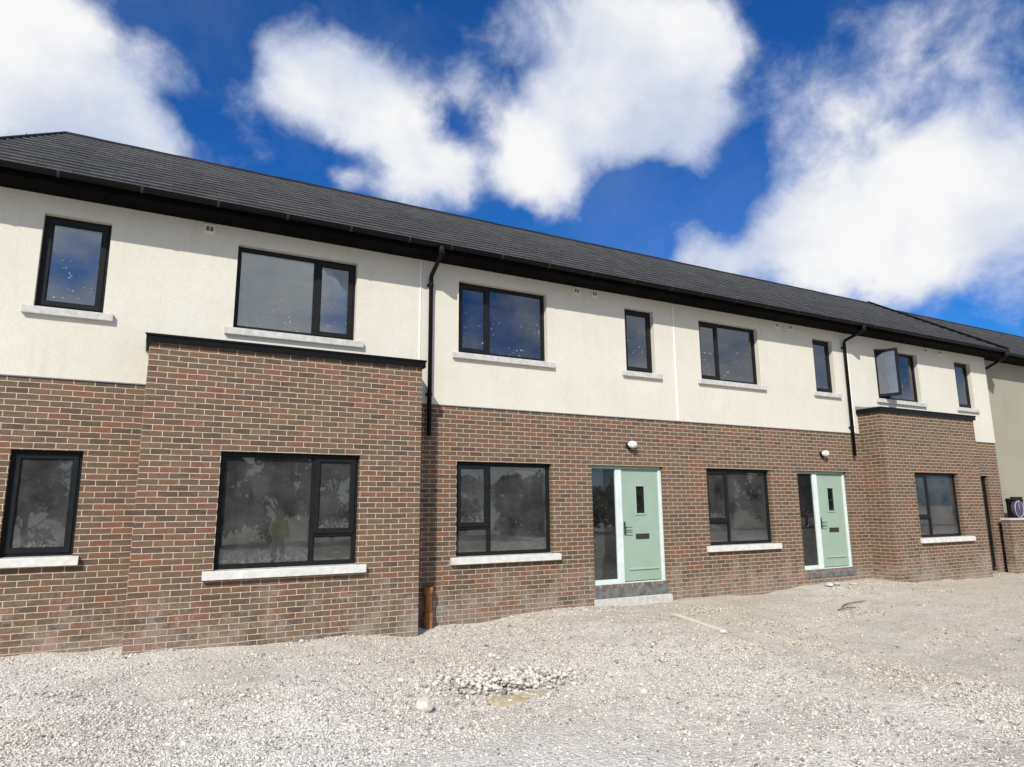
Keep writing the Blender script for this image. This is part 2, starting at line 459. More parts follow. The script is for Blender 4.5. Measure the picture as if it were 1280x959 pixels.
def interior(house, x0, x1, ops_g, ops_u, bay=None):
    yi = .30
    for (a, b, c, d) in ops_g + ops_u:
        pl = MB(); tunnel(pl, a + .004, b - .004, c + .004, d - .004, .158, yi); pl.build('inner_reveal', M['plaster'], house)
    if bay:
        a, b, c, d = bay
        pl = MB(); tunnel(pl, a, b, c, d, -.44, yi); pl.build('inner_reveal', M['plaster'], house)
    rm = MB(); e = .06
    for z0, z1, ops in ((-.02, 2.62, ops_g + ([bay] if bay else [])), (2.86, 5.40, ops_u)):
        a, b = x0 + e, x1 - e
        for q in cells(a, b, z0, z1, ops): rm.quad((q[0], yi, q[2]), (q[1], yi, q[2]), (q[1], yi, q[3]), (q[0], yi, q[3]))
        rm.quad((a, yi, z1), (b, yi, z1), (b, 4.6, z1), (a, 4.6, z1)); rm.quad((a, 4.6, z0), (b, 4.6, z0), (b, 4.6, z1), (a, 4.6, z1))
        rm.quad((a, yi, z0), (b, yi, z0), (b, 4.6, z0), (a, 4.6, z0), 1)
        rm.quad((a, yi, z0), (a, 4.6, z0), (a, 4.6, z1), (a, yi, z1)); rm.quad((b, yi, z0), (b, 4.6, z0), (b, 4.6, z1), (b, yi, z1))
        mx = (a + b) / 2 + .6                                            # partition wall
        rm.box(mx, mx + .1, 1.2, 4.55, z0 + .01, z1 - .01)
    rm.build('room', [M['room'], M['slab']], house)

# ------------------------------------------------------------------ roof
EY, EZ, RY, RZ = -.50, 5.70, 3.5, 8.19
SL = math.hypot(RY - EY, RZ - EZ); UY, UZ = (RY - EY) / SL, (RZ - EZ) / SL
def roof(house, x0, x1, hip_left=0.0, verge_right=False, dz=0.0, dy=0.0, seed=1, gauge=.285, tw=.29):
    rr = random.Random(seed)
    mb = MB(); n = max(1, round((x1 - x0) / tw)); w = (x1 - x0) / n
    rows = int(SL / gauge); g = SL / rows
    th = .018; ex = .07
    P = lambda x, s, h: (x, EY + dy + UY * s - UZ * h, EZ + dz + UZ * s + UY * h)
    for r in range(rows):
        s0 = r * g; s1 = (r + 1) * g + ex
        off = 0 if r % 2 == 0 else .5
        edges = [x0] + [x0 + (i + off) * w for i in range(0, n + 1) if x0 + .02 < x0 + (i + off) * w < x1 - .02] + [x1]
        left = x0 + hip_left * (s0 / SL)
        for a, b in zip(edges, edges[1:]):
            if b <= left + .01: continue
            a = max(a, left)
            j = rr.uniform(-.0015, .002); k = rr.uniform(-.0015, .0015); ss = s0 + rr.uniform(-.003, .003)
            a2, b2 = a + .0025, b - .0025
            s1c = min(s1, SL)
            h0 = th + .004 + j; h1 = -.001 + j
            i = len(mb.v)
            mb.v += [P(a2, ss, h0 + k), P(b2, ss, h0 - k), P(b2, s1c, h1), P(a2, s1c, h1), P(a2, ss, h0 - th + k), P(b2, ss, h0 - th - k)]
            mb.f += [(i, i + 1, i + 2, i + 3), (i + 4, i + 5, i + 1, i), (i + 4, i, i + 3), (i + 1, i + 5, i + 2)]
            mb.mi += [0, 1, 0, 0]
    # underlay and rear slope
    hl = hip_left
    mb.quad(P(x0, 0, -.005), P(x1, 0, -.005), P(x1, SL, -.005), P(x0 + hl, SL, -.005))
    ry = RY + dy; top = RZ + dz - .005
    mb.quad((x0 + hl, ry, top), (x1, ry, top), (x1, 2 * ry - EY - dy, EZ + dz), (x0, 2 * ry - EY - dy, EZ + dz))
    if hl: mb.quad((x0, EY + dy, EZ + dz), (x0 + hl, ry, top), (x0, 2 * ry - EY - dy, EZ + dz), (x0, ry, EZ + dz))
    o = mb.build('roof', [M['tile'], M['tile_edge']], house, fix=False)
    # ridge tiles: a rolled cap of short overlapping lengths
    rd = MB(); L = .45; nn = max(1, int((x1 - x0 - hl) / L)); L = (x1 - x0 - hl) / nn
    for k in range(nn):
        xa = x0 + hl + k * L; xb = xa + L + .02
        r0 = .10
        pr = []
        for q in range(7):
            t = math.pi * (.02 + .96 * q / 6)
            pr.append((math.cos(t) * r0 * 1.25, math.sin(t) * r0))
        for (c0, h0), (c1, h1) in zip(pr, pr[1:]):
            za = RZ + dz - .075; z = rr.uniform(0, .006)
            rd.quad((xa, ry + c0, za + h0 + z), (xb, ry + c0, za + h0 + z), (xb, ry + c1, za + h1 + z), (xa, ry + c1, za + h1 + z))
    rd.build('ridge_tiles', M['tile'], o, fix=False)
    if hl:                                                               # capped hip on the end slope
        hp = MB(); a = Vector((x0, EY + dy, EZ + dz + .01)); b = Vector((x0 + hl, ry, RZ + dz + .01))
        hp.tube([a, b], .036, 10); hp.build('hip_tiles', M['tile'], o)
    if verge_right:
        vg = MB()
        a0, a1 = P(x1, -.03, -.17), P(x1, SL + .02, -.17); b0, b1 = P(x1, -.03, .075), P(x1, SL + .02, .075)
        for q in (a0, a1, b0, b1): vg.v.append(q)
        for q in (a0, a1, b0, b1): vg.v.append((q[0] + .05, q[1], q[2]))
        vg.f += [(0, 1, 3, 2), (4, 6, 7, 5), (2, 3, 7, 6), (0, 4, 5, 1), (0, 2, 6, 4), (1, 5, 7, 3)]; vg.mi += [0] * 6
        vg.build('verge_board', M['black'], o)
    return o

def eaves(house, x0, x1, dy=0.0, dz=0.0):
    so = MB(); so.box(x0, x1, -.445 + dy, .02 + dy, 5.545 + dz, 5.563 + dz)
    x = x0 + .4
    while x < x1: so.box(x, x + .008, -.443 + dy, .0 + dy, 5.542 + dz, 5.545 + dz); x += 1.2
    so.build('soffit', M['soffit'], house)
    fa = MB(); fa.box(x0, x1, -.468 + dy, -.445 + dy, 5.535 + dz, 5.72 + dz); fa.build('fascia', M['soffit'], house)
    gu = MB(); cy, cz, rr = -.528 + dy, 5.662 + dz, .058
    prof = [(cy + rr * math.cos(t), cz + rr * math.sin(t)) for t in [math.pi + k * math.pi / 10 for k in range(11)]]
    for (a, b), (c, d) in zip(prof, prof[1:]):
        gu.quad((x0, a, b), (x1, a, b), (x1, c, d), (x0, c, d))
        a2, b2, c2, d2 = [(p - q) * .93 + q for p, q in ((a, cy), (b, cz), (c, cy), (d, cz))]
        gu.quad((x0, a2, b2), (x1, a2, b2), (x1, c2, d2), (x0, c2, d2))
    gu.box(x0, x1, cy - rr - .006, cy - rr + .004, cz - .006, cz + .006)
    g = gu.build('gutter', M['black'], house, fix=True)
    x = x0 + .35
    while x < x1 - .1:
        br = MB()
        pr2 = [(cy + (rr + .008) * math.cos(t), cz + (rr + .008) * math.sin(t)) for t in [math.pi + k * math.pi / 8 for k in range(9)]]
        for (a, b), (c, d) in zip(pr2, pr2[1:]): br.quad((x, a, b), (x + .03, a, b), (x + .03, c, d), (x, c, d))
        br.build('gutter_bracket', M['bracket'], g); x += .95

def downpipe(house, x, pts, clips, r=.036):
    d = MB(); d.tube(pts, r, 14)
    o = d.build('downpipe', M['black'], house, smooth=True)
    oc = MB(); p = Vector(pts[0]); oc.tube([p + Vector((0, 0, .06)), p - Vector((0, 0, .09))], .050, 14); oc.build('outlet', M['frame'], o, smooth=True)
    for z in clips:
        y = pts[-1][1]
        c = MB(); c.tube([(x, y, z - .02), (x, y, z + .02)], .044, 14); c.box(x - .055, x + .055, y + .01, -.004 if y < 0 else y + .06, z - .015, z + .015)
        c.build('pipe_clip', M['black'], o)
    return o

def vent(house, x, z):
    m = MB(); m.ring(x - .074, x + .074, z - .062, z + .062, .024, -.036, -.010); v = m.build('vent', M['cream_p'], house)
    g = MB()
    g.box(x - .049, x + .049, -.022, -.011, z - .037, z + .037); g.build('vent_grille', M['dark_conc'], v)
    s = MB(); s.box(x - .006, x + .006, -.032, -.0225, z - .033, z + .033); s.build('vent_bar', M['cream_p'], v)

def bead(house, x, z0=3.09, z1=5.54):
    m = MB(); m.box(x - .011, x + .011, -.024, -.0125, z0, z1); m.build('movement_joint', M['white'], house)

def wall_lamp(house, x, z):
    b = MB(); b.tube([(x, .0, z), (x, -.035, z)], .075, 20); base = b.build('wall_lamp', M['frame'], house)
    bm = bmesh.new(); bmesh.ops.create_uvsphere(bm, u_segments=24, v_segments=14, radius=1)
    for v in bm.verts:
        c = v.co; c.x *= .105; c.z *= .070; c.y *= .070
        c.z += -.018 * (c.x / .125) * 0 ; c += Vector((x + .02, -.09, z + .015))
    me = bpy.data.meshes.new('lamp_shade'); bm.to_mesh(me); bm.free(); me.materials.append(M['white'])
    me.polygons.foreach_set('use_smooth', [True] * len(me.polygons))
    o = bpy.data.objects.new('lamp_shade', me); col.objects.link(o); o.parent = base

def front_door(house, x0, x1, z0=0.0, z1=2.136, mirror=False, step=None):
    y = .075; yb = y + .08
    W = x1 - x0
    X = (lambda a, b: (x0 + a, x0 + b)) if not mirror else (lambda a, b: (x1 - b, x1 - a))
    m = MB()
    a, b = X(0.002, W - .002)
    m.box(a, b, y, yb, z1 - .06, z1 - .002)                              # head
    a, b = X(0.002, .058); m.box(a, b, y + .001, yb - .001, z0 + .05, z1 - .06)
    d = m.build('front_door', M['frame'] if mirror else M['sage_frame'], house, bevel=.003)
    jm = MB()
    for p, q in ((.592, .660), (.664, .735), (W - .072, W - .002)):
        a, b = X(p, q); jm.box(a, b, y - .002, yb - .002, z0 - .01, z1 - .061)
    a, b = X(0.004, W - .004); jm.box(a, b, y - .012, yb, z0 - .045, z0 - .011)
    a, b = X(0.06, .590); jm.box(a, b, y, yb - .004, z0 - .010, z0 + .055)
    jm.build('door_frame', M['frame'] if mirror else M['film'], d, bevel=.003)
    a, b = X(.062, .588); pane(a, b, z0 + .058, z1 - .064, y + .03, M['glass_door'], d)
    lx0, lx1 = X(.742, W - .078)
    lf = MB(); vx0, vx1 = X(1.075, 1.29); vz0, vz1 = z0 + 1.235, z0 + 1.765
    for q in cells(lx0, lx1, z0 + .004, z1 - .068, [(vx0, vx1, vz0, vz1)]):
        lf.box(q[0], q[1], y + .022, y + .062, q[2], q[3])
    leaf = lf.build('door_leaf', M['sage'], d)
    fr = MB(); fr.ring(vx0 - .022, vx1 + .022, vz0 - .022, vz1 + .022, .032, y + .006, y + .021); fr.build('glazing_frame', M['sage_frame'], d, bevel=.004)
    pane(vx0 + .005, vx1 - .005, vz0 + .005, vz1 - .005, y + .03, M['glass_door'], d)
    wb = MB(); a, b = X(.87, 1.57); wb.box(a, b, y + .0, y + .0215, z0 + .205, z0 + .235)
    wb.v[4] = (wb.v[4][0], y + .016, wb.v[4][2]); wb.v[5] = (wb.v[5][0], y + .016, wb.v[5][2]); wb.build('weather_bar', M['sage'], d)
    lt = MB(); a, b = X(1.045, 1.37); lt.ring(a, b, z0 + .765, z0 + .862, .016, y + .010, y + .0215); lt.box(a + .017, b - .017, y + .014, y + .021, z0 + .782, z0 + .845)
    lt.build('letterbox', M['handle'], d, bevel=.003)
    hx = sum(X(.775, .805)) / 2; sg = -1 if mirror else 1
    h = MB(); h.box(hx - .015, hx + .015, y + .009, y + .0215, z0 + .845, z0 + 1.09)
    for zz in (.985, .895):
        h.tube([(hx, y + .012, z0 + zz), (hx, y - .035, z0 + zz)], .011, 10)
        h.tube([(hx, y - .035, z0 + zz), (hx + sg * .06, y - .038, z0 + zz + .004), (hx + sg * .135, y - .034, z0 + zz)], .0075, 10)
    h.build('handle', M['handle'], d)
    return d

# ------------------------------------------------------------------ ground height
GX = np.array([-60, -6, -3.4, -1, 1.7, 3.5, 6.5, 9, 11, 13, 15, 17, 19, 26, 60], float)
GZ = np.array([-.33, -.33, -.32, -.36, -.42, -.415, -.43, -.385, -.36, -.38, -.42, -.47, -.50, -.5, -.5], float)
_ph = rng.uniform(0, 6.28, (40, 2)); _k = rng.normal(0, 1, (40, 2)); _k /= np.linalg.norm(_k, axis=1)[:, None]
_fr = np.geomspace(.35, 9, 40); _am = .016 * (.35 / _fr) ** .72
def track(x, y):
    d = np.full(np.broadcast(x, y).shape, 9.0)
    for off in (0, 1.5, 3.6, 5.1):
        sl = .31 + (.35 if off > 2 else 0)
        d = np.minimum(d, np.abs(x - (5.72 + off + (y + 1.46) * sl + .12 * np.sin(y * 1.1 + off))))
    return d
def gz(x, y):
    x = np.asarray(x, float); y = np.asarray(y, float)
    b = np.interp(x, GX, GZ)
    t = np.clip((-y) / 3.0, 0, 1); t = t * t * (3 - 2 * t)
    z = b * (1 - t) + (-.38 - .04 * np.clip((-y - 3) / 6, 0, 1)) * t
    fade = 1 / (1 + (np.hypot(x - 4, y + 5) / 45) ** 2)
    for i in range(40):
        z = z + _am[i] * fade * np.sin(_fr[i] * 2 * (_k[i, 0] * x + _k[i, 1] * y) + _ph[i, 0])
    z = z + .015 * np.exp(-((y + .25) / .45) ** 2)                        # stone banked against the wall
    # wheel ruts running out from the first door
    z = z - .028 * np.exp(-(track(x, y) / .15) ** 2) * np.clip((-y - .9) / .8, 0, 1) * np.clip((y + 9) / 2, 0, 1)
    return z
def gz1(x, y): return float(gz(x, y))

def axis(lo, hi, step, far):
    a = list(np.arange(lo, hi + 1e-6, step)); s = step; l, h = [], []
    v = lo
    while v > -far: s *= 1.35; v -= s; l.append(v)
    s = step; v = hi
    while v < far: s *= 1.35; v += s; h.append(v)
    return np.array(l[::-1] + a + h)
ax, ay = axis(-7, 25, .10, 900), axis(-12, .2, .10, 900)
XX, YY = np.meshgrid(ax, ay, indexing='ij'); ZZ = gz(XX, YY) + rng.normal(0, .002, XX.shape)
nx, ny = XX.shape
me = bpy.data.meshes.new('ground')
idx = np.arange(nx * ny).reshape(nx, ny)
fc = np.stack([idx[:-1, :-1], idx[1:, :-1], idx[1:, 1:], idx[:-1, 1:]], -1).reshape(-1, 4)
me.vertices.add(nx * ny); me.vertices.foreach_set('co', np.stack([XX, YY, ZZ], -1).ravel())
me.loops.add(fc.size); me.loops.foreach_set('vertex_index', fc.ravel().astype(np.int32))
me.polygons.add(len(fc)); me.polygons.foreach_set('loop_start', np.arange(0, fc.size, 4, dtype=np.int32))
me.polygons.foreach_set('use_smooth', np.ones(len(fc), bool))
me.materials.append(M['ground']); me.update(); me.validate()
g_o = bpy.data.objects.new('ground', me); col.objects.link(g_o); g_o['kind'] = 'structure'

# ---- loose stones (uncountable): deformed icosahedra in one mesh
_t = (1 + 5 ** .5) / 2
ICV = np.array([(-1, _t, 0), (1, _t, 0), (-1, -_t, 0), (1, -_t, 0), (0, -1, _t), (0, 1, _t), (0, -1, -_t), (0, 1, -_t), (_t, 0, -1), (_t, 0, 1), (-_t, 0, -1), (-_t, 0, 1)], float)
ICV /= np.linalg.norm(ICV[0])
ICF = np.array([(0, 11, 5), (0, 5, 1), (0, 1, 7), (0, 7, 10), (0, 10, 11), (1, 5, 9), (5, 11, 4), (11, 10, 2), (10, 7, 6), (7, 1, 8), (3, 9, 4), (3, 4, 2), (3, 2, 6), (3, 6, 8), (3, 8, 9), (4, 9, 5), (2, 4, 11), (6, 2, 10), (8, 6, 7), (9, 8, 1)])
def stones(name, px, py, size, mat, label, sink=.35, pz=None):
    n = len(px)
    V = np.repeat(ICV[None], n, 0) * (1 + rng.uniform(-.3, .3, (n, 12, 1)))
    V *= size[:, None, None] * np.stack([rng.uniform(.8, 1.35, n), rng.uniform(.65, 1.1, n), rng.uniform(.45, .8, n)], -1)[:, None, :]
    th = rng.uniform(0, 6.28, n); tl = rng.normal(0, .35, n)
    c, s = np.cos(tl)[:, None], np.sin(tl)[:, None]
    y, z = V[..., 1] * c - V[..., 2] * s, V[..., 1] * s + V[..., 2] * c
    c, s = np.cos(th)[:, None], np.sin(th)[:, None]
    x = V[..., 0]; V = np.stack([x * c - y * s, x * s + y * c, z], -1)
    zz = gz(px, py) if pz is None else pz
    V += np.stack([px, py, zz + size * sink], -1)[:, None, :]
    Fc = (ICF[None] + (np.arange(n) * 12)[:, None, None]).reshape(-1, 3)
    me = bpy.data.meshes.new(name)
    me.vertices.add(n * 12); me.vertices.foreach_set('co', V.ravel())
    me.loops.add(Fc.size); me.loops.foreach_set('vertex_index', Fc.ravel().astype(np.int32))
    me.polygons.add(len(Fc)); me.polygons.foreach_set('loop_start', np.arange(0, Fc.size, 3, dtype=np.int32))
    me.materials.append(mat); me.update()
    o = bpy.data.objects.new(name, me); col.objects.link(o); o['kind'] = 'stuff'; o['label'] = label
    return o
_pk = rng.normal(0, 1, (14, 2)) * .9; _pp = rng.uniform(0, 6.28, 14)
def fines(x, y):                                                         # where the surface is worn down to fines
    v = sum(np.sin(_pk[i, 0] * x + _pk[i, 1] * y * 1.6 + _pp[i]) for i in range(14)) / 2.65
    return np.clip(.62 + .45 * v, .12, 1) * np.where(np.abs(track(x, y)) < .2, .18, 1)
def scatter(n, x0, x1, y0, y1, smin, smax, pw=2.2):
    px, py = rng.uniform(x0, x1, n), rng.uniform(y0, y1, n)
    ok = ~((px > -2.17) & (px < 1.63) & (py > -.6)) & ~((px > 13.06) & (px < 17.0) & (py > -.6))
    ok &= rng.random(n) < fines(px, py)
    px, py = px[ok], py[ok]
    return px, py, smin + (smax - smin) * rng.random(len(px)) ** pw
sets = [scatter(90000, -4.5, 7, -8.3, -.02, .004, .016), scatter(600, -4.5, 8, -8.3, -.02, .016, .038, 2.6),
        scatter(120000, -3.6, 5.5, -8.2, -2.8, .004, .013),
        scatter(44000, 7, 25, -9, -.02, .004, .014), scatter(300, 7, 25, -9, -.02, .018, .036, 2.6)]
# thicker drifts of stone
dx, dy_ = rng.normal(0, 1, 5000), rng.normal(0, 1, 5000)
cl = rng.integers(0, 40, 5000); cxs, cys = rng.uniform(-4, 14, 40), rng.uniform(-7, -.4, 40)
ddx, ddy = cxs[cl] + dx * .35, np.minimum(cys[cl] + dy_ * .22, -.65)
sets.append((ddx, ddy, .005 + .018 * rng.random(5000) ** 2))
P3 = [np.concatenate([s[i] for s in sets]) for i in range(3)]
stones('gravel', P3[0], P3[1], P3[2], M['stones'], 'pale crushed stone spread loose over the site ground')
n = 1300
a = rng.uniform(0, 6.28, n); r_ = np.sqrt(rng.random(n))
r_ = np.abs(rng.normal(0, .62, n)); hx, hy = 1.45 + np.cos(a) * r_ * .85, -3.75 + np.sin(a) * r_ * .5
stones('crushed_stone', hx, hy, .010 + .030 * rng.random(n) ** 2.2, M['stones'], 'low heap of larger pale grey broken stone',
       .4, gz(hx, hy) + .10 * np.clip(1 - r_, 0, 1) * rng.random(n) ** .5)

# sand patch beside the heap
sb = MB(); nr, ns = 7, 36
ctr = (1.22, -4.32); ring = []
for i in range(nr + 1):
    for j in range(ns):
        t = 2 * math.pi * j / ns; rr = i / nr * (1 + .25 * math.sin(3 * t + 1) + .12 * math.sin(7 * t))
        rr *= 1 + .10 * math.sin(13 * t + 2) + .07 * math.sin(23 * t)
        x, y = ctr[0] + .36 * rr * math.cos(t), ctr[1] + .17 * rr * math.sin(t) + .05 * rr * math.cos(t)
        sb.v.append((x, y, gz1(x, y) + .022 * (1 - (i / nr) ** 2) + (.006 if i < nr else -.01)))
for i in range(nr):
    for j in range(ns):
        j2 = (j + 1) % ns; sb.f.append((i * ns + j, i * ns + j2, (i + 1) * ns + j2, (i + 1) * ns + j)); sb.mi.append(0)
tag(sb.build('sand', M['sand'], None, True), 'small patch of yellow sand spilt on the gravel', None, None, 'stuff')

a = rng.uniform(0, 6.28, 420); q_ = rng.random(420) ** .4 * 1.25
qx, qy = 1.22 + .36 * q_ * np.cos(a), -4.32 + .17 * q_ * np.sin(a) + .05 * q_ * np.cos(a)
stones('pebbles', qx, qy, .004 + .016 * rng.random(420) ** 2.5, M['stones'], 'small stones half bedded in the yellow sand', .15, gz(qx, qy) + .018 * np.clip(1 - q_ ** 2, 0, 1))
# ------------------------------------------------------------------ terrace
US, UH, GS, GH = 4.0, 5.29, .58, 2.136
RL = 3.07
W3 = 5.57
def house_base(name_label, x0, x1, gops, uops, bay=None, left_end=False, right_end=False, door_ops=(), loc=None):
    h = thing('terraced_house', name_label, 'house', (0, 0, 0), 'houses of the brick and render terrace')
    b = MB()
    bops = list(gops) + list(door_ops)
    bay_hole = []
    if bay: bay_hole = [(bay[0] + .25, bay[1] - .25, .02, 2.45)]
    for q in ():
        pass
    # openings of the bay hole have no reveal of their own
    for a, bb, c, d in cells(x0, x1, -1.2, RL, bops + bay_hole): b.quad((a, 0, c), (bb, 0, c), (bb, 0, d), (a, 0, d))
    t = MB(); wall(t, 0, 0, 0, 0, 0, [], 0)
    for o in bops:
        a, bb, c, d = o; r = .11
        b.quad((a, 0, c), (a, 0, d), (a, r, d), (a, r, c)); b.quad((bb, 0, c), (bb, r, c), (bb, r, d), (bb, 0, d))
        b.quad((a, 0, d), (bb, 0, d), (bb, r, d), (a, r, d)); b.quad((a, 0, c), (a, r, c), (bb, r, c), (bb, 0, c))
    if left_end: b.quad((x0, 0, -1.2), (x0, 7, -1.2), (x0, 7, RL), (x0, 0, RL))
    if right_end: b.quad((x1, 0, -1.2), (x1, 7, -1.2), (x1, 7, RL), (x1, 0, RL))
    b.build('brick_wall', M['brick'], h, fix=False)
    r = MB(); yr = -.012
    wall(r, x0, x1, RL, 5.56, yr, uops, .115)
    r.quad((x0, yr, RL), (x1, yr, RL), (x1, .05, RL), (x0, .05, RL))
    for flag, x in ((left_end, x0 - .012), (right_end, x1 + .012)):
        if flag:
            r.quad((x, yr, RL), (x, 7, RL), (x, 7, 5.6), (x, yr, 5.6))
            r.quad((x, -.0, 5.6), (x, 7, 5.6), (x, RY + .01, 8.05), (x, RY, 8.05))
            xx = x0 if flag is left_end and x < 0 else x1
            r.quad((x, yr, RL), (x, yr, 5.56), (xx, yr, 5.56), (xx, yr, RL))
    r.build('render_wall', M['render'], h, fix=False)
    bd = MB(); bd.box(x0, x1, -.017, -.001, RL - .014, RL - .002); bd.build('render_stop_bead', M['bead'], h)
    interior(h, x0, x1, bops, list(uops), bay_hole[0] if bay else None)
    return h

def bay_window(h, x0, x1, win):
    y = -.6; top = 3.535
    b = MB()
    wall(b, x0, x1, -1.2, top, y, [win], .11)
    b.quad((x0, y, -1.2), (x0, y, top), (x0, 0, top), (x0, 0, -1.2)); b.quad((x1, y, -1.2), (x1, 0, -1.2), (x1, 0, top), (x1, y, top))
    # inner leaf so that the bay is dark and closed behind the brick
    for q in cells(x0 + .22, x1 - .22, -.3, top - .1, [win]): b.quad((q[0], y + .16, q[2]), (q[1], y + .16, q[2]), (q[1], y + .16, q[3]), (q[0], y + .16, q[3]))
    o = b.build('bay', M['brick'], h, fix=False)
    c = MB(); e = .045
    c.box(x0 - e, x1 + e, y - e, y - e + .022, top - .005, top + .105)
    c.box(x0 - e, x0 - e + .022, y - e + .022, -.013, top - .005, top + .105); c.box(x1 + e - .022, x1 + e, y - e + .022, -.013, top - .005, top + .105)
    c.box(x0 - e - .012, x1 + e + .012, y - e - .014, y - e, top + .083, top + .112)
    c.build('fascia_board', M['black'], o, bevel=.003)
    rf = MB(); zf = top + .112
    i = len(rf.v)
    rf.v += [(x0 - e, y - e, zf), (x1 + e, y - e, zf), (x1 + e, -.013, zf + .055), (x0 - e, -.013, zf + .055)]
    rf.f.append((0, 1, 2, 3)); rf.mi.append(0)
    rf.box(x0 - e, x1 + e, -.026, -.0135, zf + .02, zf + .085)
    rf.quad((x0 - e, y - e, zf), (x0 - e, -.013, zf + .055), (x0 - e, -.013, zf), (x0 - e, y - e, zf - .004))
    rf.quad((x1 + e, y - e, zf), (x1 + e, -.013, zf + .055), (x1 + e, -.013, zf), (x1 + e, y - e, zf - .004))
    rf.build('flat_roof', M['lead'], o, fix=False)
    return o

UPS = lambda a, b: (a - .115, b + .125, US, .112, .075)
LOS = lambda a, b: (a - .105, b + .13, GS + .004, .118, .075)

# house 1 -------------------------------------------------------------
x0, x1 = -4.4, 1.755
u1, u2 = (-3.53, -2.75, US, UH), (-1.11, .703, US, UH)
g1 = (-3.577, -2.805, .81, GH)
h1 = house_base('nearest end house with a large brick bay under a wide two-pane upper window', x0, x1, [g1], [u1, u2], (-2.16, 1.62), left_end=True)
g2 = (-1.205, .682, .592, 2.14)
bay_window(h1, -2.16, 1.62, g2)
window(h1, *u1, 0, 'single', M['glass_up'], UPS(u1[0], u1[1]), M['concrete'])
window(h1, *u2, 0, ('R', .655, None), M['glass_up'], UPS(u2[0], u2[1]), M['concrete'])
window(h1, *g1, 0, 'single', M['glass_low'], (g1[0] - .11, g1[1] + .07, .814, .118, .075), M['white_conc'])
window(h1, *g2, -.6, ('R', .665, .725), M['glass_low'], (g2[0] - .13, g2[1] + .12, .596, .118, .075), M['white_conc'])
roof(h1, -4.68, x1, hip_left=.84, seed=1); eaves(h1, -4.68, x1)
vent(h1, -1.52, 5.45)

# house 2 -------------------------------------------------------------
def mid_house(k, label, seed, dp):
    s = k * W3
    x0, x1 = 1.755 + s, 1.755 + W3 + s
    ua, ub = (2.496 + s, 4.285 + s - .03 * k, US, UH), (6.10 + s - .002, 6.832 + s - .03 * k, US, UH)
    ga = (2.483 + s, 4.335 + s, GS, GH); do = (5.202 + s, 6.912 + s, -.03, GH)
    h = house_base(label, x0, x1, [ga], [ua, ub], door_ops=[do])
    window(h, *ua, 0, ('L', .345, None), M['glass_up'], UPS(ua[0], ua[1]), M['concrete'])
    window(h, *ub, 0, 'single', M['glass_up'], UPS(ub[0], ub[1]), M['concrete'])
    window(h, *ga, 0, ('L', .345, .70), M['glass_low'], LOS(ga[0], ga[1]), M['white_conc'])
    front_door(h, do[0], do[1], z1=GH)
    wall_lamp(h, 6.09 + s, 2.525)
    roof(h, x0, x1, seed=seed); eaves(h, x0, x1)
    for x in ((4.96, 5.38) if k == 0 else (10.48, 10.93)): vent(h, x, 5.462)
    bead(h, x0 + .03)
    return h
h2 = mid_house(0, 'mid-terrace house with a sage green door above a dark step, right of the large bay', 2, None)
h3 = mid_house(1, 'mid-terrace house with a sage green door and no step, left of the far bay', 3, None)
downpipe(h2, 1.955, [(1.955, -.528, 5.60), (1.955, -.52, 5.50), (1.955, -.10, 5.27), (1.955, -.075, 5.22), (1.955, -.075, 2.53)], (5.10, 3.22))
downpipe(h3, 12.755, [(12.90, -.528, 5.60), (12.89, -.52, 5.50), (12.765, -.10, 5.33), (12.755, -.075, 5.28), (12.755, -.075, 2.52)], (5.15, 3.2))
# step below the first door
st = MB(); st.box(5.19, 6.90, .012, .06, -.60, -.0765 + .0); st.box(5.17, 6.93, -.075, .011, -.60, -.255)
pl = MB(); pl.box(5.205, 6.905, -.004, .05, -.255, -.080); pl.build('step_riser', M['dark_conc'], h2)
sl = MB(); sl.box(5.17, 6.93, -.085, -.006, -.42, -.262); sl.build('step', M['concrete'], h2, bevel=.008)
pk = MB(); pk.box(10.80, 12.48, -.012, -.003, -.20, -.085); pk.build('mortar_bed', M['dark_conc'], h3)

# house 4 -------------------------------------------------------------
x0, x1 = 1.755 + 2 * W3, 19.1
u7, u8 = (14.0, 15.81, US, UH), (17.525, 18.312, US, UH)
d4 = (17.2, 18.5, -.4, GH)
h4 = house_base('far end house with a brick bay below an upper window standing open', x0, x1, [], [u7, u8], (13.075, 16.98), right_end=True, door_ops=[d4])
g5 = (14.143, 15.95, .588, 2.13)
bay_window(h4, 13.075, 16.98, g5)
window(h4, *u7, 0, ('L', .345, None), M['glass_up'], UPS(u7[0], u7[1]), M['concrete'], open_sash=R(68))
window(h4, *u8, 0, 'single', M['glass_up'], UPS(u8[0], u8[1]), M['concrete'])
window(h4, *g5, -.6, ('L', .335, .70), M['glass_low'], (g5[0] - .05, g5[1] + .33, .592, .118, .075), M['white_conc'])
front_door(h4, 17.2, 18.5 - .0, z0=-.35, z1=GH, mirror=True)
roof(h4, x0, 19.36, verge_right=True, seed=4); eaves(h4, x0, 19.36)
for x in (16.24, 16.91): vent(h4, x, 5.465)
bead(h4, x0 + .03)
downpipe(h4, 19.18, [(19.25, -.528, 5.60), (19.25, -.51, 5.48), (19.20, .05, 5.22), (19.19, .16, 5.14), (19.19, .16, 1.5)], ())

